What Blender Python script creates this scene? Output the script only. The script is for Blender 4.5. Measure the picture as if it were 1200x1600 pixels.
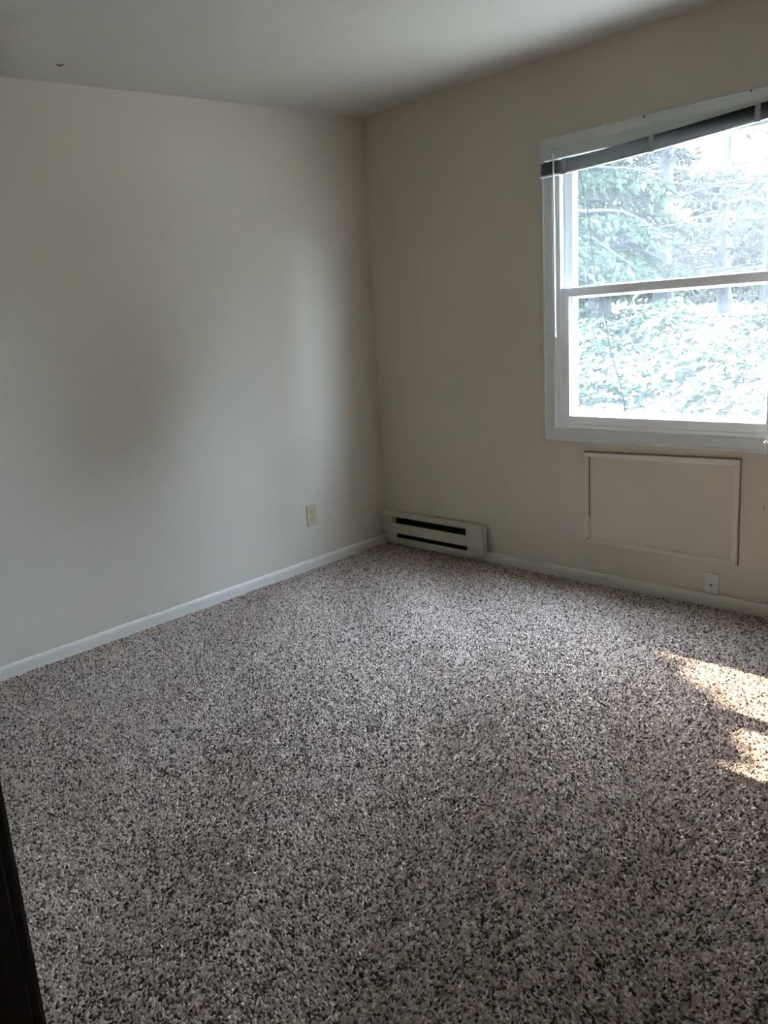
import bpy, bmesh, math, random
import numpy as np
from mathutils import Vector

for o in list(bpy.data.objects):
    bpy.data.objects.remove(o)
S = bpy.context.scene
COL = S.collection

# ------------------------------------------------------------------ camera
YAW, PITCH, ROLL = 0.875, -0.237, -0.090
fwd = Vector((-math.sin(YAW)*math.cos(PITCH), math.cos(YAW)*math.cos(PITCH), math.sin(PITCH)))
rgt = fwd.cross(Vector((0, 0, 1))).normalized()
upv = rgt.cross(fwd)
rg2 = math.cos(ROLL)*rgt + math.sin(ROLL)*upv
up2 = -math.sin(ROLL)*rgt + math.cos(ROLL)*upv
cd = bpy.data.cameras.new('camera')
cam = bpy.data.objects.new('camera', cd)
COL.objects.link(cam)
from mathutils import Matrix
M3 = Matrix((rg2, up2, -fwd)).transposed()
cam.matrix_world = Matrix.Translation((3.398, -3.619, 1.446)) @ M3.to_4x4()
cd.sensor_fit = 'HORIZONTAL'
cd.sensor_width = 36.0
cd.lens = 1292.74/1200*36.0
cd.shift_x = 149.6/1200
cd.shift_y = -2.2/1200
cd.clip_start = 0.02
cd.clip_end = 500
S.camera = cam

# ------------------------------------------------------------------ world, sun, exposure
w = bpy.data.worlds.new('sky')
S.world = w
w.use_nodes = True
nt = w.node_tree
nt.nodes.clear()
sky = nt.nodes.new('ShaderNodeTexSky')
sky.sky_type = 'NISHITA'
sky.sun_disc = False
sky.sun_elevation = math.radians(48.7)
sky.sun_rotation = math.radians(-37.1)
sky.altitude = 100
sky.air_density = 1.0
sky.dust_density = 2.0
sky.ozone_density = 1.0
bg = nt.nodes.new('ShaderNodeBackground')
bg.inputs['Strength'].default_value = 0.6
wo = nt.nodes.new('ShaderNodeOutputWorld')
nt.links.new(sky.outputs[0], bg.inputs[0])
# bright thin cloud spread evenly over the whole sky
bg2 = nt.nodes.new('ShaderNodeBackground')
bg2.inputs['Color'].default_value = (0.57, 0.75, 1.0, 1)
bg2.inputs['Strength'].default_value = 21.0
ads = nt.nodes.new('ShaderNodeAddShader')
nt.links.new(bg.outputs[0], ads.inputs[0])
nt.links.new(bg2.outputs[0], ads.inputs[1])
nt.links.new(ads.outputs[0], wo.inputs[0])

KX, KY = 0.53, 0.70          # sunlight moves +KX in x and -KY in y for every metre it falls
sd = bpy.data.lights.new('sun', 'SUN')
sd.energy = 8.0
sd.color = (1.0, 0.89, 0.73)
sd.angle = math.radians(0.55)
sun = bpy.data.objects.new('sun', sd)
COL.objects.link(sun)
sun.rotation_euler = Vector((KX, -KY, -1)).to_track_quat('-Z', 'Y').to_euler()
sun.location = (-6, 7, 12)

S.view_settings.view_transform = 'Standard'
S.view_settings.look = 'None'
S.view_settings.gamma = 1.0
S.view_settings.use_curve_mapping = False
S.view_settings.exposure = 1.74
cy = S.cycles
cy.max_bounces = 14
cy.diffuse_bounces = 8
cy.transparent_max_bounces = 24
cy.sample_clamp_indirect = 12.0
cy.use_denoising = True

# ------------------------------------------------------------------ materials
def new_mat(name):
    m = bpy.data.materials.new(name)
    m.use_nodes = True
    m.node_tree.nodes.clear()
    return m, m.node_tree

def N(nt, t, **kw):
    n = nt.nodes.new(t)
    for k, v in kw.items():
        setattr(n, k, v)
    return n

def ramp(nt, stops):
    r = N(nt, 'ShaderNodeValToRGB')
    e = r.color_ramp.elements
    while len(e) < len(stops):
        e.new(0.5)
    for i, (p, c) in enumerate(stops):
        e[i].position = p
        e[i].color = (*c, 1)
    return r

def paint(name, base, rough=0.55, var=0.06, scale=3.0, bscale=220.0, bstr=0.08, spec=0.3, low=None):
    """painted surface: blotchy tone and a fine roller texture"""
    m, t = new_mat(name)
    out = N(t, 'ShaderNodeOutputMaterial')
    b = N(t, 'ShaderNodeBsdfPrincipled')
    co = N(t, 'ShaderNodeTexCoord')
    n1 = N(t, 'ShaderNodeTexNoise')
    n1.inputs['Scale'].default_value = scale
    n1.inputs['Detail'].default_value = 4
    t.links.new(co.outputs['Object'], n1.inputs['Vector'])
    d = [max(0, c*(1-var)) for c in base]
    u = [min(1, c*(1+var)) for c in base]
    r = ramp(t, [(0.35, d), (0.65, u)])
    t.links.new(n1.outputs['Fac'], r.inputs['Fac'])
    t.links.new(r.outputs['Color'], b.inputs['Base Color'])
    b.inputs['Roughness'].default_value = rough
    b.inputs['Specular IOR Level'].default_value = spec
    n2 = N(t, 'ShaderNodeTexNoise')
    n2.inputs['Scale'].default_value = bscale
    n2.inputs['Detail'].default_value = 3
    t.links.new(co.outputs['Object'], n2.inputs['Vector'])
    bp = N(t, 'ShaderNodeBump')
    bp.inputs['Strength'].default_value = bstr
    bp.inputs['Distance'].default_value = 0.002
    t.links.new(n2.outputs['Fac'], bp.inputs['Height'])
    nrm = bp
    if low:
        n3 = N(t, 'ShaderNodeTexNoise')
        n3.inputs['Scale'].default_value = low[0]
        n3.inputs['Detail'].default_value = 2
        n3.inputs['Distortion'].default_value = 1.2
        t.links.new(co.outputs['Object'], n3.inputs['Vector'])
        b3 = N(t, 'ShaderNodeBump')
        b3.inputs['Strength'].default_value = low[1]
        b3.inputs['Distance'].default_value = low[2]
        t.links.new(n3.outputs['Fac'], b3.inputs['Height'])
        t.links.new(bp.outputs['Normal'], b3.inputs['Normal'])
        nrm = b3
    t.links.new(nrm.outputs['Normal'], b.inputs['Normal'])
    t.links.new(b.outputs[0], out.inputs[0])
    return m

def attr_mat(name, stops, rough=0.9, transl=0.0, spec=0.1):
    """colour picked for each piece by its own 'tint'"""
    m, t = new_mat(name)
    out = N(t, 'ShaderNodeOutputMaterial')
    a = N(t, 'ShaderNodeAttribute', attribute_name='tint')
    r = ramp(t, stops)
    t.links.new(a.outputs['Fac'], r.inputs['Fac'])
    b = N(t, 'ShaderNodeBsdfPrincipled')
    b.inputs['Roughness'].default_value = rough
    b.inputs['Specular IOR Level'].default_value = spec
    t.links.new(r.outputs['Color'], b.inputs['Base Color'])
    if transl > 0:
        tr = N(t, 'ShaderNodeBsdfTranslucent')
        t.links.new(r.outputs['Color'], tr.inputs['Color'])
        mx = N(t, 'ShaderNodeMixShader')
        mx.inputs[0].default_value = transl
        t.links.new(b.outputs[0], mx.inputs[1])
        t.links.new(tr.outputs[0], mx.inputs[2])
        t.links.new(mx.outputs[0], out.inputs[0])
    else:
        t.links.new(b.outputs[0], out.inputs[0])
    return m

MAT = {}
MAT['wall'] = paint('wall_paint', (0.525, 0.463, 0.375), 0.6, 0.015, 1.6, 260, 0.10)
MAT['ceiling'] = paint('ceiling_paint', (0.49, 0.457, 0.39), 0.75, 0.02, 1.8, 120, 0.10, 0.2, low=(2.6, 0.35, 0.03))
MAT['trim'] = paint('trim_paint', (0.56, 0.555, 0.515), 0.4, 0.02, 5, 90, 0.06, 0.4)
MAT['board'] = paint('baseboard_paint', (0.575, 0.525, 0.45), 0.4, 0.02, 5, 90, 0.06, 0.4)
MAT['vinyl'] = paint('window_vinyl', (0.82, 0.83, 0.82), 0.35, 0.02, 6, 60, 0.03, 0.5)
MAT['slat'] = paint('blind_slat', (0.36, 0.36, 0.34), 0.45, 0.05, 14, 60, 0.02, 0.4)
MAT['tape'] = paint('blind_tape', (0.40, 0.41, 0.39), 0.5, 0.12, 60, 80, 0.05, 0.3)
MAT['headrail'] = paint('blind_metal', (0.52, 0.54, 0.52), 0.4, 0.03, 8, 60, 0.02, 0.5)
MAT['plastic'] = paint('white_plastic', (0.86, 0.87, 0.86), 0.3, 0.02, 20, 80, 0.02, 0.5)
MAT['almond'] = paint('almond_plastic', (0.43, 0.375, 0.235), 0.4, 0.03, 20, 80, 0.02, 0.45)
MAT['heater'] = paint('heater_enamel', (0.51, 0.465, 0.365), 0.38, 0.04, 9, 60, 0.03, 0.5)
MAT['dark'] = paint('dark_cavity', (0.018, 0.016, 0.014), 0.8, 0.2, 30, 80, 0.05, 0.1)
MAT['fin'] = paint('heater_fin', (0.16, 0.15, 0.14), 0.45, 0.1, 30, 80, 0.05, 0.5)
MAT['steel'] = paint('screw_steel', (0.35, 0.34, 0.31), 0.4, 0.1, 60, 80, 0.05, 0.5)
MAT['backing'] = paint('carpet_backing', (0.085, 0.072, 0.062), 0.95, 0.2, 60, 150, 0.3, 0.05)
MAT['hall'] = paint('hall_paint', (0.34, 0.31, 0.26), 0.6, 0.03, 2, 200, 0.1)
MAT['cable'] = paint('black_cable', (0.004, 0.0045, 0.0045), 0.9, 0.1, 30, 80, 0.05, 0.02)
MAT['grime'] = paint('grime', (0.16, 0.13, 0.10), 0.9, 0.2, 80, 200, 0.2, 0.05)
MAT['soil'] = paint('pale_gravel', (0.27, 0.25, 0.215), 0.95, 0.35, 2.0, 20, 0.6, 0.05)
MAT['pile'] = attr_mat('carpet_pile', [(0.0, (0.045, 0.031, 0.022)), (0.16, (0.11, 0.083, 0.064)), (0.27, (0.37, 0.288, 0.238)),
                                        (0.70, (0.51, 0.408, 0.348)), (1.0, (0.72, 0.60, 0.525))], 0.95, 0, 0.05)
MAT['needle'] = attr_mat('conifer_needles', [(0.0, (0.0120, 0.0186, 0.0095)), (0.5, (0.0258, 0.0355, 0.0190)), (1.0, (0.0517, 0.0620, 0.0354))], 0.6, 0.35)
MAT['greyneedle'] = attr_mat('far_needles', [(0.0, (0.0136, 0.0138, 0.0101)), (0.5, (0.0230, 0.0229, 0.0171)), (1.0, (0.0402, 0.0379, 0.0296))], 0.7, 0.35)
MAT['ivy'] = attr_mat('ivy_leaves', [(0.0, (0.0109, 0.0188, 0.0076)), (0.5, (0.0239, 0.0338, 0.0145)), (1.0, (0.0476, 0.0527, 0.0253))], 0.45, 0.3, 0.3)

def bark_mat():
    m, t = new_mat('bark')
    out = N(t, 'ShaderNodeOutputMaterial')
    b = N(t, 'ShaderNodeBsdfPrincipled')
    co = N(t, 'ShaderNodeTexCoord')
    mp = N(t, 'ShaderNodeMapping')
    mp.inputs['Scale'].default_value = (14, 14, 2.5)
    t.links.new(co.outputs['Object'], mp.inputs['Vector'])
    n = N(t, 'ShaderNodeTexNoise')
    n.inputs['Scale'].default_value = 2.0
    n.inputs['Detail'].default_value = 5
    t.links.new(mp.outputs[0], n.inputs['Vector'])
    r = ramp(t, [(0.3, (0.014, 0.0125, 0.012)), (0.7, (0.036, 0.033, 0.031))])
    t.links.new(n.outputs['Fac'], r.inputs['Fac'])
    t.links.new(r.outputs['Color'], b.inputs['Base Color'])
    b.inputs['Roughness'].default_value = 0.9
    bp = N(t, 'ShaderNodeBump')
    bp.inputs['Distance'].default_value = 0.02
    t.links.new(n.outputs['Fac'], bp.inputs['Height'])
    t.links.new(bp.outputs['Normal'], b.inputs['Normal'])
    t.links.new(b.outputs[0], out.inputs[0])
    return m
MAT['bark'] = bark_mat()

def wood_mat():
    m, t = new_mat('dark_stained_wood')
    out = N(t, 'ShaderNodeOutputMaterial')
    b = N(t, 'ShaderNodeBsdfPrincipled')
    co = N(t, 'ShaderNodeTexCoord')
    mp = N(t, 'ShaderNodeMapping')
    mp.inputs['Scale'].default_value = (40, 40, 1.6)
    t.links.new(co.outputs['Object'], mp.inputs['Vector'])
    n = N(t, 'ShaderNodeTexNoise')
    n.inputs['Scale'].default_value = 1.5
    n.inputs['Detail'].default_value = 6
    n.inputs['Distortion'].default_value = 0.6
    t.links.new(mp.outputs[0], n.inputs['Vector'])
    r = ramp(t, [(0.3, (0.008, 0.004, 0.003)), (0.7, (0.022, 0.010, 0.006))])
    t.links.new(n.outputs['Fac'], r.inputs['Fac'])
    t.links.new(r.outputs['Color'], b.inputs['Base Color'])
    b.inputs['Roughness'].default_value = 0.45
    t.links.new(b.outputs[0], out.inputs[0])
    return m
MAT['wood'] = wood_mat()

def glass_mat():
    """clear pane with a translucent haze mixed in to imitate the veil of glare"""
    m, t = new_mat('veiled_glass')
    out = N(t, 'ShaderNodeOutputMaterial')
    tr = N(t, 'ShaderNodeBsdfTransparent')
    tr.inputs['Color'].default_value = (0.965, 0.975, 0.97, 1)
    gl = N(t, 'ShaderNodeBsdfGlossy')
    gl.inputs['Roughness'].default_value = 0.03
    lw = N(t, 'ShaderNodeLayerWeight')
    pw = N(t, 'ShaderNodeMath', operation='POWER')
    pw.inputs[1].default_value = 4.0
    t.links.new(lw.outputs['Facing'], pw.inputs[0])
    fr = N(t, 'ShaderNodeMath', operation='MULTIPLY_ADD')
    fr.inputs[1].default_value = 0.5
    fr.inputs[2].default_value = 0.02
    t.links.new(pw.outputs[0], fr.inputs[0])
    m1 = N(t, 'ShaderNodeMixShader')
    t.links.new(fr.outputs[0], m1.inputs[0])
    t.links.new(tr.outputs[0], m1.inputs[1])
    t.links.new(gl.outputs[0], m1.inputs[2])
    co = N(t, 'ShaderNodeTexCoord')
    n = N(t, 'ShaderNodeTexNoise')
    n.inputs['Scale'].default_value = 5.0
    n.inputs['Detail'].default_value = 4
    t.links.new(co.outputs['Object'], n.inputs['Vector'])
    mr = N(t, 'ShaderNodeMapRange')
    mr.inputs['To Min'].default_value = 0.006
    mr.inputs['To Max'].default_value = 0.015
    t.links.new(n.outputs['Fac'], mr.inputs['Value'])
    tl = N(t, 'ShaderNodeBsdfTranslucent')
    tl.inputs['Color'].default_value = (0.9, 0.92, 0.9, 1)
    m2 = N(t, 'ShaderNodeMixShader')
    t.links.new(mr.outputs[0], m2.inputs[0])
    t.links.new(m1.outputs[0], m2.inputs[1])
    t.links.new(tl.outputs[0], m2.inputs[2])
    t.links.new(m2.outputs[0], out.inputs[0])
    return m
MAT['glass'] = glass_mat()

# ------------------------------------------------------------------ mesh helpers
def link(name, me, mat, parent=None):
    o = bpy.data.objects.new(name, me)
    if mat:
        me.materials.append(MAT[mat])
    COL.objects.link(o)
    o.parent = parent
    return o

def obj(name, bm, mat, parent=None, smooth=False):
    bmesh.ops.recalc_face_normals(bm, faces=bm.faces[:])
    me = bpy.data.meshes.new(name)
    bm.to_mesh(me)
    bm.free()
    if smooth:
        for p in me.polygons:
            p.use_smooth = True
    return link(name, me, mat, parent)

def empty(name, loc=(0, 0, 0)):
    o = bpy.data.objects.new(name, None)
    o.empty_display_size = 0.1
    o.location = loc
    COL.objects.link(o)
    return o

def tag(o, label, cat, group=None):
    o['label'] = label
    o['category'] = cat
    if group:
        o['group'] = group
    return o

def struct(o, label=None):
    o['kind'] = 'structure'
    if label:
        o['label'] = label
    return o

def rel(parent):
    """offset so geometry written in room coordinates sits right under a moved parent"""
    return -Vector(parent.location)

def box(bm, x0, x1, y0, y1, z0, z1, bev=0.0, seg=2):
    v = [bm.verts.new((x, y, z)) for x in (x0, x1) for y in (y0, y1) for z in (z0, z1)]
    idx = [(0, 1, 3, 2), (4, 6, 7, 5), (0, 4, 5, 1), (2, 3, 7, 6), (0, 2, 6, 4), (1, 5, 7, 3)]
    fs = [bm.faces.new([v[i] for i in q]) for q in idx]
    if bev > 0:
        es = list({e for f in fs for e in f.edges})
        bmesh.ops.bevel(bm, geom=es, offset=bev, segments=seg, affect='EDGES', profile=0.6)
    return bm

def BM():
    return bmesh.new()

def shift(bm, v):
    bmesh.ops.translate(bm, verts=bm.verts[:], vec=Vector(v))
    return bm

def prism(bm, ring, a, b):
    """ring: list of 2-d points mapped by functions a and b to the two end loops"""
    va = [bm.verts.new(a(*p)) for p in ring]
    vb = [bm.verts.new(b(*p)) for p in ring]
    n = len(ring)
    for i in range(n):
        bm.faces.new((va[i], va[(i+1) % n], vb[(i+1) % n], vb[i]))
    bm.faces.new(va[::-1])
    bm.faces.new(vb)

def cyl(bm, p0, p1, r0, r1=None, n=12):
    r1 = r0 if r1 is None else r1
    p0, p1 = Vector(p0), Vector(p1)
    d = (p1-p0).normalized()
    a = d.orthogonal().normalized()
    b = d.cross(a)
    prism(bm, [(math.cos(2*math.pi*i/n), math.sin(2*math.pi*i/n)) for i in range(n)],
          lambda u, v: p0+(a*u+b*v)*r0, lambda u, v: p1+(a*u+b*v)*r1)

def tube(bm, pts, radii, n=6):
    pts = [Vector(p) for p in pts]
    rings = []
    a = None
    for i, p in enumerate(pts):
        d = (pts[min(i+1, len(pts)-1)]-pts[max(i-1, 0)]).normalized()
        if a is None:
            a = d.orthogonal().normalized()
        a = (a-d*a.dot(d)).normalized()
        b = d.cross(a)
        rings.append([bm.verts.new(p+(a*math.cos(2*math.pi*k/n)+b*math.sin(2*math.pi*k/n))*radii[i]) for k in range(n)])
    for i in range(len(rings)-1):
        for k in range(n):
            bm.faces.new((rings[i][k], rings[i][(k+1) % n], rings[i+1][(k+1) % n], rings[i+1][k]))
    bm.faces.new(rings[0][::-1])
    bm.faces.new(rings[-1])

def mitre(bm, ao, ai, bo, bi, prof, y0=0.0, sgn=-1):
    """moulding on the window wall from corner a to corner b (outer and inner x,z points); profile = (t across, depth)"""
    def at(o, i):
        return lambda t, d: Vector((o[0]+(i[0]-o[0])*t, y0+sgn*d, o[1]+(i[1]-o[1])*t))
    prism(bm, prof, at(ao, ai), at(bo, bi))

def ring_pieces(o, i):
    """corner pairs of the four sides of a rectangular surround; o, i = (x0, x1, z0, z1)"""
    O = [(o[0], o[2]), (o[1], o[2]), (o[1], o[3]), (o[0], o[3])]
    I = [(i[0], i[2]), (i[1], i[2]), (i[1], i[3]), (i[0], i[3])]
    return [(O[k], I[k], O[(k+1) % 4], I[(k+1) % 4]) for k in range(4)]

def slab(bm, axis, t0, t1, us, zs, holes=()):
    """wall slab across 'axis' ('x' or 'y'), cut into cells with some left open"""
    def P(t, u, z):
        return (t, u, z) if axis == 'x' else (u, t, z)
    nu, nz = len(us)-1, len(zs)-1
    solid = lambda i, j: 0 <= i < nu and 0 <= j < nz and (i, j) not in holes
    cache = {}
    def V(t, i, j):
        k = (t, i, j)
        if k not in cache:
            cache[k] = bm.verts.new(P((t0, t1)[t], us[i], zs[j]))
        return cache[k]
    for i in range(nu):
        for j in range(nz):
            if not solid(i, j):
                continue
            for t in (0, 1):
                bm.faces.new((V(t, i, j), V(t, i+1, j), V(t, i+1, j+1), V(t, i, j+1)))
            for di, dj, a, b in ((-1, 0, (i, j), (i, j+1)), (1, 0, (i+1, j), (i+1, j+1)),
                                 (0, -1, (i, j), (i+1, j)), (0, 1, (i, j+1), (i+1, j+1))):
                if not solid(i+di, j+dj):
                    bm.faces.new((V(0, *a), V(0, *b), V(1, *b), V(1, *a)))

def np_mesh(name, verts, loops, starts, tint=None):
    """mesh straight from arrays; tint = one number for each face"""
    me = bpy.data.meshes.new(name)
    verts = np.asarray(verts, np.float32)
    loops = np.asarray(loops, np.int32)
    starts = np.asarray(starts, np.int32)
    me.vertices.add(len(verts))
    me.vertices.foreach_set('co', verts.ravel())
    me.loops.add(len(loops))
    me.loops.foreach_set('vertex_index', loops)
    me.polygons.add(len(starts))
    me.polygons.foreach_set('loop_start', starts)
    if tint is not None:
        a = me.attributes.new('tint', 'FLOAT', 'FACE')
        a.data.foreach_set('value', np.asarray(tint, np.float32))
    me.update(calc_edges=True)
    return me

# ------------------------------------------------------------------ the room
H = 2.44            # ceiling height
XR = 3.90           # right wall
YB = -3.475         # back wall (room face)
T = 0.14
WX0, WX1, WZ0, WZ1 = 1.174, 2.195, 0.770, 2.045       # window opening
DX0, DX1, DZ = 2.885, 3.695, 2.05                     # doorway opening in the back wall

bm = BM(); box(bm, -T, XR+T, YB-0.125, T, -0.12, 0.0)
floor = struct(obj('floor', bm, 'backing'))
bm = BM(); box(bm, -T, XR+T, YB-0.125, T, H, H+0.2)
ceiling = struct(obj('ceiling', bm, 'ceiling'))
bm = BM(); slab(bm, 'x', -T, 0, [YB-0.125, T], [0, H])
struct(obj('wall_left', bm, 'wall'))
bm = BM(); slab(bm, 'x', XR, XR+T, [YB-0.125, T], [0, H])
struct(obj('wall_right', bm, 'wall'))
bm = BM(); slab(bm, 'y', 0, T, [0, WX0, WX1, XR], [0, WZ0, WZ1, H], {(1, 1)})
wall_front = struct(obj('wall_front', bm, 'wall'))
bm = BM(); slab(bm, 'y', YB-0.125, YB, [0, DX0, DX1, XR], [0, DZ, H], {(1, 0)})
struct(obj('wall_back', bm, 'wall'))

# dark hallway behind the doorway
YH = YB-0.125
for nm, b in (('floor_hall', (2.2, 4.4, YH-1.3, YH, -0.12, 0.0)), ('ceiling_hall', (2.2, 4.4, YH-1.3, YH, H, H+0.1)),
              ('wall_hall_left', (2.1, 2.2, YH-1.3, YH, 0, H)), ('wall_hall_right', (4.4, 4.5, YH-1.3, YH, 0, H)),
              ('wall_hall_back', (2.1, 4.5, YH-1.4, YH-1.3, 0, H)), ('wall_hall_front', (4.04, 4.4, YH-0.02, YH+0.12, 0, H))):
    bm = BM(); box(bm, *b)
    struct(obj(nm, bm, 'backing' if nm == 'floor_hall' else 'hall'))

# baseboards
BB = [(0, 0), (0.013, 0), (0.013, 0.046), (0.011, 0.053), (0.006, 0.059), (0, 0.061)]
bm = BM(); prism(bm, BB, lambda d, z: Vector((d, YB, z)), lambda d, z: Vector((d, -0.001, z)))
struct(obj('baseboard_left', bm, 'board'))
bm = BM(); prism(bm, BB, lambda d, z: Vector((0.014, -d, z)), lambda d, z: Vector((XR, -d, z)))
struct(obj('baseboard_front', bm, 'board'))
bm = BM(); prism(bm, BB, lambda d, z: Vector((XR-d, YB, z)), lambda d, z: Vector((XR-d, -0.014, z)))
struct(obj('baseboard_right', bm, 'board'))
bm = BM(); prism(bm, BB, lambda d, z: Vector((0.014, YB+d, z)), lambda d, z: Vector((2.84, YB+d, z)))
struct(obj('baseboard_back', bm, 'board'))

# door frame whose dark edge stands at the left of the view
door = struct(empty('door_1', (3.29, YB, 0)), 'dark stained wooden door frame of the entrance')
off = rel(door)
for x0, x1 in ((DX0, 2.905), (3.675, DX1)):
    bm = BM(); box(bm, x0, x1, YB-0.125, YB+0.002, 0, DZ-0.02, 0.002)
    obj('door_jamb', shift(bm, off), 'wood', door)
bm = BM(); box(bm, DX0, DX1, YB-0.125, YB+0.002, DZ-0.02, DZ, 0.002)
obj('door_head', shift(bm, off), 'wood', door)
for x0, x1 in ((2.842, 2.9), (3.68, 3.738)):
    bm = BM(); box(bm, x0, x1, YB, YB+0.012, 0, DZ+0.045, 0.004)
    obj('door_casing', shift(bm, off), 'wood', door)
bm = BM(); box(bm, 2.9, 3.68, YB, YB+0.012, DZ-0.012, DZ+0.045, 0.004)
obj('door_casing', shift(bm, off), 'wood', door)

# ------------------------------------------------------------------ carpet pile (uncountable: one object)
def carpet():
    rng = np.random.default_rng(5)
    def lattice(sp):
        nx, ny = int(XR/sp), int(-YB/sp)
        gx, gy = np.meshgrid((np.arange(nx)+0.5)*XR/nx, (np.arange(ny)+0.5)*YB/ny)
        x = gx.ravel()+rng.uniform(-.35, .35, gx.size)*sp
        y = gy.ravel()+rng.uniform(-.35, .35, gx.size)*sp
        ok = (x > 0.0165) & (y < -0.0165) & (y > YB+0.0165) & (x < XR-0.0165)
        near = x < 2.55-.40*y-.0          # fine tufts where the floor can be seen from the doorway
        return x[ok], y[ok], near[ok], sp
    xa, ya, na, sa_ = lattice(0.0061)
    xb, yb, nb_, sb_ = lattice(0.0092)
    x = np.concatenate([xa[na], xb[~nb_]])
    y = np.concatenate([ya[na], yb[~nb_]])
    k = np.concatenate([np.ones(na.sum()), np.full((~nb_).sum(), sb_/sa_)])
    n = len(x)
    # vacuum tracks: broad bands in which the pile leans one way or the other
    ph = (x*0.75+y*0.66)*2*math.pi/0.62+1.5*np.sin(y*1.7+0.6)+0.8*np.sin(x*2.3)
    lean = np.tanh(1.6*np.sin(ph))*0.0016+rng.normal(0, .0012, n)
    leany = 0.6*lean+rng.normal(0, .0012, n)
    h = rng.uniform(0.0038, 0.0072, n)
    ang = rng.uniform(0, math.pi, n)
    ln = rng.uniform(0.0030, 0.0050, n)*k
    wd = rng.uniform(0.0019, 0.0029, n)*k
    ca, sa = np.cos(ang), np.sin(ang)
    V = np.zeros((n, 6, 3))
    for q, (a, b) in enumerate(((-1, -1), (1, -1), (1, 1), (-1, 1))):
        V[:, q, 0] = x+a*ln*ca-b*wd*sa
        V[:, q, 1] = y+a*ln*sa+b*wd*ca
        V[:, q, 2] = 0.0002
    for q, a in ((4, -0.62), (5, 0.62)):
        V[:, q, 0] = x+a*ln*ca+lean
        V[:, q, 1] = y+a*ln*sa+leany
        V[:, q, 2] = h*rng.uniform(.85, 1.1, n)
    pat = np.array([0, 1, 5, 4, 1, 2, 5, 2, 3, 4, 5, 3, 0, 4])
    st = np.array([0, 4, 7, 11])
    base = np.arange(n)*6
    loops = (base[:, None]+pat[None, :]).ravel()
    starts = (np.arange(n)[:, None]*14+st[None, :]).ravel()
    tint = rng.uniform(0, 1, n)
    return np_mesh('carpet_pile', V.reshape(-1, 3), loops, starts, np.repeat(tint, 4))
o = link('carpet_pile', carpet(), 'pile')
o['kind'] = 'stuff'
tag(o, 'speckled taupe and brown cut pile carpet covering the floor', 'carpet')

# ------------------------------------------------------------------ window
win = struct(empty('window_1', ((WX0+WX1)/2, 0, WZ0)), 'white double hung window with picture frame casing')
off = rel(win)
CO = (1.118, 2.251, 0.711, 2.101)
CI = (WX0, WX1, WZ0, WZ1)
CAS = [(0, 0), (0, .014), (.05, .017), (.16, .018), (.22, .015), (.30, .0155), (.72, .011), (.78, .012), (.93, .011), (1, .008), (1, 0)]
for a in ring_pieces(CO, CI):
    bm = BM(); mitre(bm, *a, CAS)
    obj('casing', shift(bm, off), 'trim', win)
# vinyl frame lining the opening
FI = (1.206, 2.163, 0.790, 2.018)
FRM = [(0, .004), (.12, .005), (.2, .003), (.8, .003), (.9, .005), (1, .004), (1, -.15), (0, -.15)]
for a in ring_pieces(CI, FI):
    bm = BM(); mitre(bm, *a, FRM)
    obj('window_frame', shift(bm, off), 'vinyl', win)
for sx, s in ((FI[0], 1), (FI[1], -1)):
    for y in (0.0335, 0.071, 0.105):
        bm = BM(); box(bm, min(sx, sx+s*.007), max(sx, sx+s*.007), y, y+.003, 1.432 if y < .07 else .79, 2.018)
        obj('sash_track', shift(bm, off), 'vinyl', win)
# sashes
SP = [(0, 0), (0, .002), (.06, .004), (.85, .004), (.93, .001), (1, -.004), (1, -.026), (.9, -.028), (0, -.028)]
def sash(outer, inner, y0):
    bm = BM()
    for a in ring_pieces(outer, inner):
        mitre(bm, *a, SP, y0)
    s = obj('sash', shift(bm, off), 'vinyl', win)
    bm = BM(); box(bm, inner[0]-.004, inner[1]+.004, y0+.012, y0+.0155, inner[2]-.004, inner[3]+.004)
    obj('glass_pane', shift(bm, off), 'glass', s)
    bm = BM()
    for a in ring_pieces((inner[0]-.001, inner[1]+.001, inner[2]-.001, inner[3]+.001), (inner[0]+.007, inner[1]-.007, inner[2]+.006, inner[3]-.006)):
        mitre(bm, *a, [(0, -.006), (.3, -.005), (1, -.010), (1, -.0118), (0, -.0118)], y0)
    obj('glazing_bead', shift(bm, off), 'vinyl', s)
    return s
lower = sash((1.2065, 2.1625, 0.7905, 1.431), (1.252, 2.117, 0.836, 1.386), 0.001)
upper = sash((1.2065, 2.1625, 1.384, 2.0175), (1.254, 2.115, 1.428, 1.968), 0.036)
bm = BM(); box(bm, 1.345, 1.40, 0.003, 0.03, 1.431, 1.437, .001)
cyl(bm, (1.372, .016, 1.437), (1.372, .016, 1.444), .010, .008, 14)
box(bm, 1.367, 1.40, .008, .018, 1.442, 1.448, .002)
obj('sash_lock', shift(bm, off), 'vinyl', win)
# outside sill
bm = BM(); prism(bm, [(.068, .775), (.068, .830), (.20, .826), (.205, .81), (.205, .775)],
                 lambda y, z: Vector((1.207, y, z)), lambda y, z: Vector((2.162, y, z)))
obj('outer_sill', shift(bm, off), 'vinyl', win)
for x, z in ((1.607, 2.092), (2.02, 2.094)):
    bm = BM(); cyl(bm, (x, -.012, z), (x, -.021, z), .0035, .003, 10)
    obj('nail_head', shift(bm, off), 'dark', win)

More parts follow.
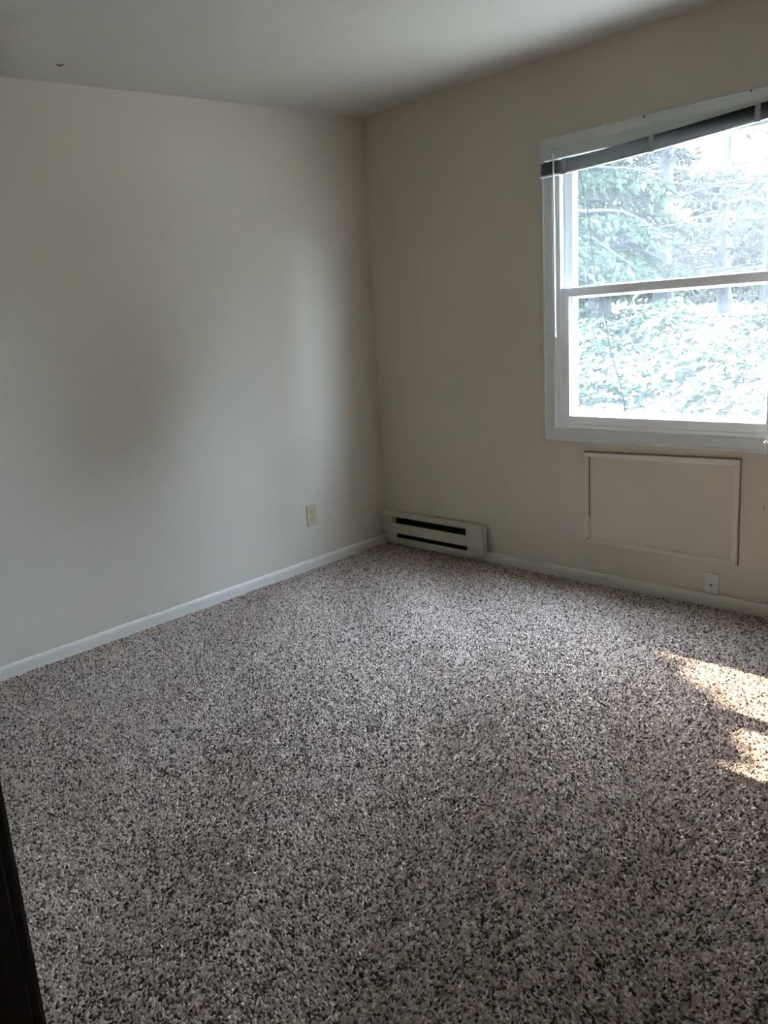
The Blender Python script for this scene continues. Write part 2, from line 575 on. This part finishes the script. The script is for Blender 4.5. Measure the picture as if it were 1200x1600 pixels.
# ------------------------------------------------------------------ covered wall opening under the window
P_o = [(1.328, .214), (2.036, .212), (2.033, .677), (1.325, .661)]
P_i = [(1.351, .235), (2.010, .236), (2.008, .647), (1.351, .635)]
pan = empty('wall_access_panel', (1.68, 0, .21))
off = rel(pan)
tag(pan, 'painted rectangular cover panel with raised moulding on the wall under the window', 'panel')
bm = BM(); prism(bm, [P_i[k] for k in range(4)], lambda x, z: Vector((x, 0, z)), lambda x, z: Vector((x, -.004, z)))
obj('panel_board', shift(bm, off), 'wall', pan)
PM = [(0, 0), (0, .012), (.1, .016), (.45, .017), (.85, .013), (.9, .008), (1, .008), (1, 0)]
for k in range(4):
    l = (k+1) % 4
    bm = BM(); mitre(bm, P_o[k], P_i[k], P_o[l], P_i[l], PM)
    obj('moulding', shift(bm, off), 'board', pan)

# open paint cracks along the moulding
for a, b in (((1.327, .6625), (2.033, .6785)), ((2.0345, .677), (2.0375, .2125)), ((1.3518, .636), (1.3518, .34)), ((1.328, .2125), (1.350, .236))):
    bm = BM()
    d = Vector((b[0]-a[0], 0, b[1]-a[1])).normalized()
    n = Vector((-d.z, 0, d.x))*.0011
    A, B = Vector((a[0], 0, a[1])), Vector((b[0], 0, b[1]))
    dep = .0095 if a[0] in (1.3518,) else (.0174 if a[1] < .22 and a[0] < 1.33 else .004)
    prism(bm, [(-1, 0), (1, 0), (1, 1), (-1, 1)], lambda u, v: A+n*u+Vector((0, -dep*v, 0)), lambda u, v: B+n*u+Vector((0, -dep*v, 0)))
    obj('paint_crack', shift(bm, off), 'grime', pan)

# ------------------------------------------------------------------ plates
co = empty('coax_wall_plate', (1.933, 0, .105))
off = rel(co)
tag(co, 'white cable socket plate with one round jack just above the baseboard', 'wall plate')
bm = BM(); box(bm, 1.904, 1.963, -.006, .001, .0625, .158, .0025)
obj('cover_plate', shift(bm, off), 'trim', co)
bm = BM(); box(bm, 1.905, 1.962, -.0045, .0005, .0608, .0628)
obj('shadow_gap', shift(bm, off), 'grime', co)
bm = BM(); cyl(bm, (1.9335, -.0055, .105), (1.9335, -.0105, .105), .0052, .0048, 14)
j = obj('coax_jack', shift(bm, off), 'steel', co)
bm = BM(); cyl(bm, (1.9335, -.0104, .105), (1.9335, -.0112, .105), .0036, .0034, 12)
obj('jack_hole', shift(bm, off), 'dark', j)
for z in (.148, .071):
    bm = BM(); cyl(bm, (1.9335, -.0055, z), (1.9335, -.0072, z), .003, .0024, 12)
    obj('screw', shift(bm, off), 'steel', co)

ot = empty('wall_outlet', (0, -.613, .311))
off = rel(ot)
tag(ot, 'almond duplex power outlet on the left wall', 'outlet')
bm = BM(); box(bm, -.001, .006, -.652, -.575, .2505, .3715, .003)
obj('cover_plate', shift(bm, off), 'almond', ot)
for zc in (.3325, .2885):
    bm = BM()
    ring = [(.0155*math.cos(a)*1.06, max(-.0125, min(.0125, .0165*math.sin(a)))) for a in [2*math.pi*i/28 for i in range(28)]]
    prism(bm, ring, lambda u, v: Vector((.005, -.613+u, zc+v)), lambda u, v: Vector((.0075, -.613+u*.97, zc+v*.97)))
    rc = obj('receptacle', shift(bm, off), 'almond', ot)
    for dy, hh in ((-.006, .0040), (.006, .0048)):
        bm = BM(); box(bm, .0070, .0079, -.613+dy-.0011, -.613+dy+.0011, zc+.002-hh+.002, zc+.002+hh)
        obj('slot', shift(bm, off), 'dark', rc)
    bm = BM(); cyl(bm, (.0070, -.613, zc-.0068), (.0080, -.613, zc-.0068), .0025, .0025, 10)
    obj('ground_hole', shift(bm, off), 'dark', rc)
bm = BM(); cyl(bm, (.005, -.613, .3105), (.0072, -.613, .3105), .0028, .0022, 12)
obj('screw', shift(bm, off), 'steel', ot)

# ------------------------------------------------------------------ baseboard heater
ht = empty('baseboard_heater', (.376, 0, .04))
off = rel(ht)
tag(ht, 'cream enamel electric baseboard heater in the corner of the room', 'heater')
X0, X1, XA, XB = .006, .746, .097, .643
bm = BM(); box(bm, X0+.006, X1-.006, -.017, -.0135, .044, .205, .001)
obj('back_plate', shift(bm, off), 'heater', ht)
# top hood with a lip that turns down over the outlet slot
bm = BM(); prism(bm, [(-.0135, .207), (-.010, .212), (-.050, .206), (-.062, .200), (-.062, .191), (-.059, .191), (-.059, .198), (-.0135, .2035)][::-1],
                 lambda y, z: Vector((X0, y, z)), lambda y, z: Vector((X1, y, z)))
obj('top_hood', shift(bm, off), 'heater', ht)
# end compartments
for xa, xb in ((X0, XA), (XB, X1)):
    bm = BM(); box(bm, xa, xb, -.061, -.017, .090, .1905, .0015)
    e = obj('end_cover', shift(bm, off), 'heater', ht)
    bm = BM(); box(bm, xa+.0015, xb-.0015, -.0616, -.060, .150, .1506)
    obj('cover_seam', shift(bm, off), 'grime', e)
# thin side plate at the free end
bm = BM(); prism(bm, [(-.012, .044), (-.012, .207), (-.058, .2), (-.0615, .19), (-.0615, .088), (-.058, .045)],
                 lambda y, z: Vector((X1, y, z)), lambda y, z: Vector((X1+.002, y, z)))
obj('side_plate', shift(bm, off), 'heater', ht)
# brackets with rounded ends below the end covers
for xa, xb, s in ((X0+.028, XA+.018, 1), (XB-.0, X1-.01, 1)):
    bm = BM()
    ring = [(xa, .06), (xb, .06)]+[(xb-.012+.012*math.cos(a), .074+.014*math.sin(a)) for a in (0, .5, 1.0, 1.57)]+[(xa, .089)]
    prism(bm, ring, lambda x, z: Vector((x, -.050, z)), lambda x, z: Vector((x, -.052, z)))
    b = obj('bracket', shift(bm, off), 'heater', ht)
    bm = BM(); cyl(bm, ((xa+xb)/2, -.0515, .074), ((xa+xb)/2, -.054, .074), .0035, .003, 10)
    obj('screw', shift(bm, off), 'steel', b)
# front panel, leaning slightly forward
bm = BM(); prism(bm, [(-.060, .152), (-.0635, .151), (-.0655, .094), (-.062, .090), (-.060, .0905), (-.058, .149)],
                 lambda y, z: Vector((XA+.001, y, z)), lambda y, z: Vector((XB-.001, y, z)))
obj('front_panel', shift(bm, off), 'heater', ht)
# lower lip
bm = BM(); prism(bm, [(-.014, .044), (-.057, .042), (-.0615, .045), (-.0615, .062), (-.059, .063), (-.058, .047), (-.014, .048)],
                 lambda y, z: Vector((X0+.030, y, z)), lambda y, z: Vector((X1-.001, y, z)))
obj('bottom_lip', shift(bm, off), 'heater', ht)
# heating element with fins
bm = BM(); cyl(bm, (XA-.03, -.038, .118), (XB+.03, -.038, .118), .006, .006, 10)
el = obj('heating_element', shift(bm, off), 'fin', ht)
bm = BM(); box(bm, 0, .0008, -.056, -.020, .094, .142)
me = bpy.data.meshes.new('fin'); bm.to_mesh(me); bm.free(); me.materials.append(MAT['fin'])
for i in range(48):
    f = bpy.data.objects.new('fin', me)
    COL.objects.link(f)
    f.parent = el
    f.location = Vector((XA+.008+i*(XB-XA-.017)/47, 0, 0))+off
bm = BM(); box(bm, XA, XB, -.0195, -.0172, .050, .2)
obj('slot_shade_sheet', shift(bm, off), 'dark', ht)  # dark sheet put behind the slots, standing in for their shade

# ------------------------------------------------------------------ raised window blind
bl = empty('window_blind', (1.68, -.04, 1.93))
off = rel(bl)
tag(bl, 'grey mini blind pulled up and hanging crooked across the window top', 'blind')
BX0, BX1 = 1.150, 2.225
bm = BM(); prism(bm, [(-.020, 1.999), (-.047, 1.999), (-.0495, 2.003), (-.0495, 2.044), (-.047, 2.048), (-.0455, 2.045), (-.0455, 2.004), (-.022, 2.004), (-.022, 2.048), (-.020, 2.048)],
                 lambda y, z: Vector((BX0+.004, y, z)), lambda y, z: Vector((BX1-.004, y, z)))
obj('head_rail', shift(bm, off), 'headrail', bl)
for xa, xb in ((BX0-.006, BX0+.010), (BX1-.010, BX1+.006)):
    bm = BM(); box(bm, xa, xb, -.0505, -.0185, 1.996, 2.052, .0015)
    obj('bracket', shift(bm, off), 'headrail', bl)
def zb(x):
    """bottom of the crooked stack along the window"""
    return float(np.interp(x, [1.15, 1.32, 1.67, 2.095, 2.23], [1.926, 1.927, 1.943, 1.974, 1.985]))
xs = np.linspace(BX0, BX1, 15)
NS = 24
SH = 0.060
for k in range(NS):
    bm = BM()
    fz = .009+k*(SH-.009)/(NS-1)
    dy = random.Random(k).uniform(-.0015, .0015)
    rows = []
    for x in xs:
        z = zb(x)+fz
        rows.append([bm.verts.new((x, -.0640+dy+u*.0125, z+c)) for u, c in ((-1, 0), (-.4, .0013), (.4, .0013), (1, 0), (.4, .0006), (-.4, .0006))])
    for i in range(len(rows)-1):
        for m in range(6):
            bm.faces.new((rows[i][m], rows[i][(m+1) % 6], rows[i+1][(m+1) % 6], rows[i+1][m]))
    bm.faces.new(rows[0][::-1]); bm.faces.new(rows[-1])
    obj('slat', shift(bm, off), 'slat', bl)
bm = BM()
rows = []
for x in xs:
    z = zb(x)
    rows.append([bm.verts.new((x, -.0640+u, z+c)) for u, c in ((-.0135, .001), (-.0135, .007), (-.010, .009), (.010, .009), (.0135, .007), (.0135, .001), (.010, 0), (-.010, 0))])
for i in range(len(rows)-1):
    for m in range(8):
        bm.faces.new((rows[i][m], rows[i][(m+1) % 8], rows[i+1][(m+1) % 8], rows[i+1][m]))
bm.faces.new(rows[0][::-1]); bm.faces.new(rows[-1])
obj('bottom_rail', shift(bm, off), 'headrail', bl)
for x in (1.272, 1.668, 2.069):
    z = zb(x)
    bm = BM()
    box(bm, x-.010, x+.010, -.0800, -.0782, z+.002, z+SH+.003, .0005)
    box(bm, x-.010, x+.010, -.0790, -.0500, z+SH+.0018, z+SH+.0032, .0005)
    box(bm, x-.012, x+.012, -.0812, -.0770, z-.002, z+.006, .001)
    obj('ladder_tape', shift(bm, off), 'tape', bl)
# tilt wand
bm = BM(); cyl(bm, (1.2265, -.088, 2.018), (1.2275, -.088, 1.213), .0036, .0036, 6)
wd = obj('tilt_wand', shift(bm, off), 'plastic', bl)
bm = BM(); tube(bm, [(1.2265, -.049, 2.035), (1.2265, -.070, 2.038), (1.2265, -.087, 2.031), (1.2265, -.088, 2.017)], [.0016]*4, 6)
obj('hook', shift(bm, off), 'steel', wd)
# lift cords with their joining bead
bm = BM()
for dx in (-.0022, .0022):
    tube(bm, [(2.128+dx, -.084, 2.01), (2.128+dx, -.084, 1.5), (2.1555+dx*2, -.083, 1.0), (2.1535+dx*1.2, -.080, .772)], [.0011]*4, 6)
cd2 = obj('lift_cord', shift(bm, off), 'plastic', bl)
bm = BM()
cyl(bm, (2.1535, -.080, .776), (2.1535, -.080, .762), .0045, .0055, 10)
cyl(bm, (2.145, -.080, .768), (2.162, -.080, .768), .0032, .0032, 8)
cyl(bm, (2.1535, -.080, .762), (2.153, -.080, .733), .0016, .0014, 6)
obj('cord_bead', shift(bm, off), 'plastic', cd2)

# small marks with a shape of their own
bm = BM(); tube(bm, [(.226, -1.928, 2.4395), (.228, -1.917, 2.436), (.234, -1.908, 2.437), (.240, -1.902, 2.4395)], [.002, .003, .0025, .0012], 6)
obj('paint_flake', bm, 'grime', ceiling)
bm = BM(); tube(bm, [(2.128, -.0004, .487), (2.131, -.0008, .478), (2.130, -.0006, .468)], [.0012, .0022, .0008], 6)
obj('wall_nick', bm, 'grime', wall_front)

# ------------------------------------------------------------------ outside: ground, ivy, trees
def gz(x, y):
    base = np.interp(y, [.15, 1.0, 3.0, 5.0, 6.6, 9.0, 16.0, 60.0], [.05, .08, .22, .55, .72, .66, .75, 1.2])
    return base+.06*np.sin(x*1.3+.4)*np.sin(y*.9)+.03*np.sin(x*3.1+y*2.3)

gxs = np.concatenate([np.linspace(-40, -10, 11), np.linspace(-9, 5, 36), np.linspace(6, 40, 12)])
gys = np.concatenate([np.linspace(.15, 9, 40), np.linspace(10, 60, 22)])
bm = BM()
grid = [[bm.verts.new((x, y, float(gz(x, y)))) for x in gxs] for y in gys]
for i in range(len(gys)-1):
    for k in range(len(gxs)-1):
        bm.faces.new((grid[i][k], grid[i][k+1], grid[i+1][k+1], grid[i+1][k]))
struct(obj('ground', bm, 'soil', None, True))

def leaf_cloud(name, P, Dir, Nrm, L, W, tint, shape):
    """many flat leaves: shape = outline points (along, across, lift) of one leaf"""
    P, Dir, Nrm = (np.asarray(a, float) for a in (P, Dir, Nrm))
    Dir = Dir/np.linalg.norm(Dir, axis=1)[:, None]
    Nrm = Nrm-Dir*np.sum(Dir*Nrm, 1)[:, None]
    Nrm = Nrm/np.maximum(np.linalg.norm(Nrm, axis=1), 1e-6)[:, None]
    Sd = np.cross(Dir, Nrm)
    n, k = len(P), len(shape)
    V = np.zeros((n, k, 3))
    for j, (a, s, l) in enumerate(shape):
        V[:, j] = P+Dir*(a*L)[:, None]+Sd*(s*W)[:, None]+Nrm*(l*W)[:, None]
    loops = np.arange(n*k)
    starts = np.arange(n)*k
    return np_mesh(name, V.reshape(-1, 3), loops, starts, tint)

IVY = [(0, 0, 0), (.12, -.42, .1), (.45, -.5, .12), (.6, -.22, .05), (1, 0, -.1), (.6, .22, .05), (.45, .5, .12), (.12, .42, .1)]
SPRAY = [(0, -.15, 0), (.35, -.5, .05), (1, 0, -.1), (.35, .5, .05)]

def ivy():
    rng = np.random.default_rng(11)
    n = 24000
    y = rng.uniform(2.4, 8.2, n)
    x = 3.4-(y+3.62)*rng.uniform(.25, .68, n)+rng.normal(0, .2, n)
    hum = .16*np.sin(x*2.1+1)*np.sin(y*1.8)+.10*np.sin(x*4.7+y*3.1)+.07*np.sin(x*9.0-y*6.0)
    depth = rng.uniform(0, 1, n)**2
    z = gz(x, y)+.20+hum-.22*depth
    P = np.stack([x, y, z], 1)
    a = rng.uniform(0, 2*math.pi, n)
    D = np.stack([np.cos(a), np.sin(a)-.5, rng.uniform(-.7, .1, n)], 1)
    Nn = np.stack([rng.normal(0, .4, n), rng.normal(-.35, .4, n), np.ones(n)], 1)
    L = rng.uniform(.05, .10, n)
    t = np.clip(.75-.6*depth+rng.normal(0, .15, n), 0, 1)  # deeper leaves get a darker tint
    return leaf_cloud('ivy', P, D, Nn, L, L*rng.uniform(.75, 1.0, n), t, IVY)
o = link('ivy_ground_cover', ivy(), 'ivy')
o['kind'] = 'stuff'
tag(o, 'sunlit ivy ground cover on the bank outside the window', 'ivy')

def tree(name, base, h, r_tr, label, seed, z0, z1, rad, nb, sprays, mat='needle', droop=.35, lean=(0, 0), az=None, spray_len=(.07, .16), sides=6, group=None, bushy=1.0, skirt=None, crown=None):
    """trunk, single branches from z0 to z1 (heights above base) and hanging sprays"""
    rng = np.random.default_rng(seed)
    bx, by = base
    bz = float(gz(bx, by))-.1
    root = empty(name, (bx, by, bz))
    tag(root, label, 'tree', group)
    bm = BM()
    ts = np.linspace(0, 1, 9)
    ax = lambda t: Vector((lean[0]*t*h+.05*math.sin(t*7+seed), lean[1]*t*h+.05*math.cos(t*6+seed), t*h))
    tube(bm, [ax(t) for t in ts], [r_tr*(1-.85*t)+(.06*r_tr/.15 if i == 0 else 0) for i, t in enumerate(ts)], 12)
    obj('trunk', bm, 'bark', root, True)
    PP, DD, NN, LL, TT = [], [], [], [], []
    specs = [(i, z0+(z1-z0)*(i+rng.uniform(0, 1))/nb, sprays, rad) for i in range(nb)]
    if crown:                                   # unseen leafy top added above the bare limbs to block the sky: (from, to, branches, sprays, radius)
        specs += [(i, crown[0]+(crown[1]-crown[0])*(i+rng.uniform(0, 1))/crown[2], crown[3], crown[4]) for i in range(crown[2])]
    for i, z, spr, rd in specs:
        a = rng.uniform(0, 2*math.pi) if az is None else rng.uniform(*az)
        if skirt and i < skirt[0]:
            z = z0+skirt[1]*i/skirt[0]
            a = skirt[2]+(skirt[3]-skirt[2])*((i*5) % skirt[0])/skirt[0]
        R = rd*(1-.75*max(0, (z-z0)/(h-z0+.01)))*rng.uniform(.75, 1.08)
        p0 = ax(z/h)
        d = Vector((math.cos(a), math.sin(a), 0))
        sgn = Vector((-d.y, d.x, 0))
        cv = rng.uniform(-.15, .15)
        pts = [p0+d*(R*u)+sgn*(cv*R*u*u)+Vector((0, 0, R*(.12*u-droop*u*u)+.03*math.sin(u*9+i))) for u in np.linspace(0, 1, 7)]
        bm = BM()
        rr = .10*r_tr+.012*R
        tube(bm, pts, [rr*(1-.85*u) for u in np.linspace(0, 1, 7)], sides)
        obj('branch', bm, 'bark', root, True)
        ns = int(spr*R/rd)
        if ns == 0:
            continue
        u = rng.uniform(.12, 1.0, ns)**.8
        pa = np.array([tuple(p) for p in pts])
        q = np.stack([np.interp(u, np.linspace(0, 1, 7), pa[:, c]) for c in range(3)], 1)
        side = rng.normal(0, .16*bushy, ns)*R*(1.15-u)**.5
        back = rng.uniform(0, .25, ns)*np.abs(side)
        q += np.outer(side, np.array(sgn))+np.outer(back, np.array(d))
        q[:, 2] -= np.abs(side)*.35+rng.uniform(0, .16, ns)*bushy
        PP.append(q)
        DD.append(np.outer(np.ones(ns), np.array(d))*.6+np.outer(np.sign(side), np.array(sgn))*.6+np.stack([rng.normal(0, .35, ns), rng.normal(0, .35, ns), rng.uniform(-1.3, .1, ns)], 1))
        NN.append(np.stack([rng.normal(0, .7, ns), rng.normal(0, .7, ns), np.ones(ns)], 1))
        LL.append(rng.uniform(*spray_len, ns))
        TT.append(np.clip(rng.normal(.5, .22, ns)+.12*math.sin(i*1.7), 0, 1))
    if PP:
        P, D, Nn, L, t = (np.concatenate(a) for a in (PP, DD, NN, LL, TT))
        f = link('foliage', leaf_cloud('foliage', P, D, Nn, L, L*.42, t, SPRAY), mat, root)
        f['kind'] = 'stuff'
    return root

# the tall pine left of the view whose lowest boughs shade part of the sunlight through the window
tree('pine_tree', (-1.80, 1.86), 9.5, .17, 'tall pine with high boughs growing nearest the house', 3, 5.235, 9.0, 1.45, 110, 1400, droop=.14, bushy=1.4, spray_len=(.12, .24), skirt=(18, .7, -.5, 1.8))
# the green spruce filling the left half of the window
tree('spruce_tree', (-3.1, 6.9), 8.5, .16, 'green spruce with drooping sprays growing nearest the ivy bank', 8, .9, 7.8, 1.9, 64, 800, droop=.38)
tree('spruce_tree', (-4.1, 9.9), 10.0, .18, 'pale spruce standing behind the green spruce', 21, .8, 9.0, 1.8, 60, 650, 'greyneedle', droop=.4)
# bare lower trunks and dead branches to the right; added tops out of view block the sky
tree('bare_tree', (-.62, 7.6), 8.5, .11, 'leaning grey trunk with bare dead branches near the ivy', 33, 1.1, 4.2, 1.7, 30, 24, 'greyneedle', droop=.1, lean=(.03, 0), sides=5, crown=(3.7, 8.0, 40, 520, 2.0))
tree('bare_tree', (-2.6, 9.2), 9.5, .13, 'straight grey trunk with dead branches between the spruces', 41, .7, 4.2, 1.8, 46, 70, 'greyneedle', droop=.16, sides=5, crown=(4.2, 9.0, 36, 520, 2.2))
tree('bare_tree', (-2.9, 12.0), 4.4, .12, 'thin bare tree farther up the bank', 52, .5, 2.6, 2.0, 40, 90, 'greyneedle', droop=.12, sides=5)
tree('spruce_tree', (-3.6, 15.6), 2.6, .12, 'low young spruce behind the thin bare tree', 61, .2, 2.5, 1.5, 34, 420, 'greyneedle', droop=.35)
tree('spruce_tree', (-7.3, 14.6), 8.0, .2, 'far spruce on the crest of the bank', 71, .4, 8.5, 2.8, 50, 500, 'greyneedle', droop=.35, spray_len=(.12, .24))
tree('spruce_tree', (-5.9, 19.0), 3.4, .16, 'distant low spruce on the crest beyond the straight trunk', 82, .2, 3.3, 2.4, 40, 450, 'greyneedle', droop=.3, spray_len=(.14, .28))

# unseen spruces added on the right to block the low sky
for k, (x, y, h) in enumerate(((5.6, 12.6, 7.2), (11.2, 12.6, 8.4), (8.6, 6.6, 5.8), (14.6, 7.2, 8.0), (16.8, 13.0, 9.6))):
    tree('spruce_tree', (x, y), h, .18, 'bushy spruce added out of view to block the low sky', 90+k, .4, h-.5, 2.3, 46, 420, droop=.32,
         spray_len=(.2, .42), bushy=1.6, group='added spruces blocking the low sky')

# loose cable hanging outside the glass
pts = [(1.055, .40, 2.25), (1.062, .40, 2.10), (1.070, .40, 1.986), (1.104, .40, 1.854), (1.131, .40, 1.699), (1.141, .40, 1.575), (1.159, .40, 1.458), (1.186, .40, 1.378),
       (1.218, .40, 1.225), (1.235, .40, 1.113), (1.277, .40, .984), (1.316, .40, .832), (1.33, .40, .55), (1.30, .40, .2), (1.27, .40, .06)]
pts = [(1.0, .145, 2.34), (1.03, .2, 2.32)]+pts
bm = BM(); tube(bm, pts, [.0028]*len(pts), 6)
o = obj('loose_cable', bm, 'cable')
tag(o, 'thin dark cable dangling outside the window glass', 'cable')
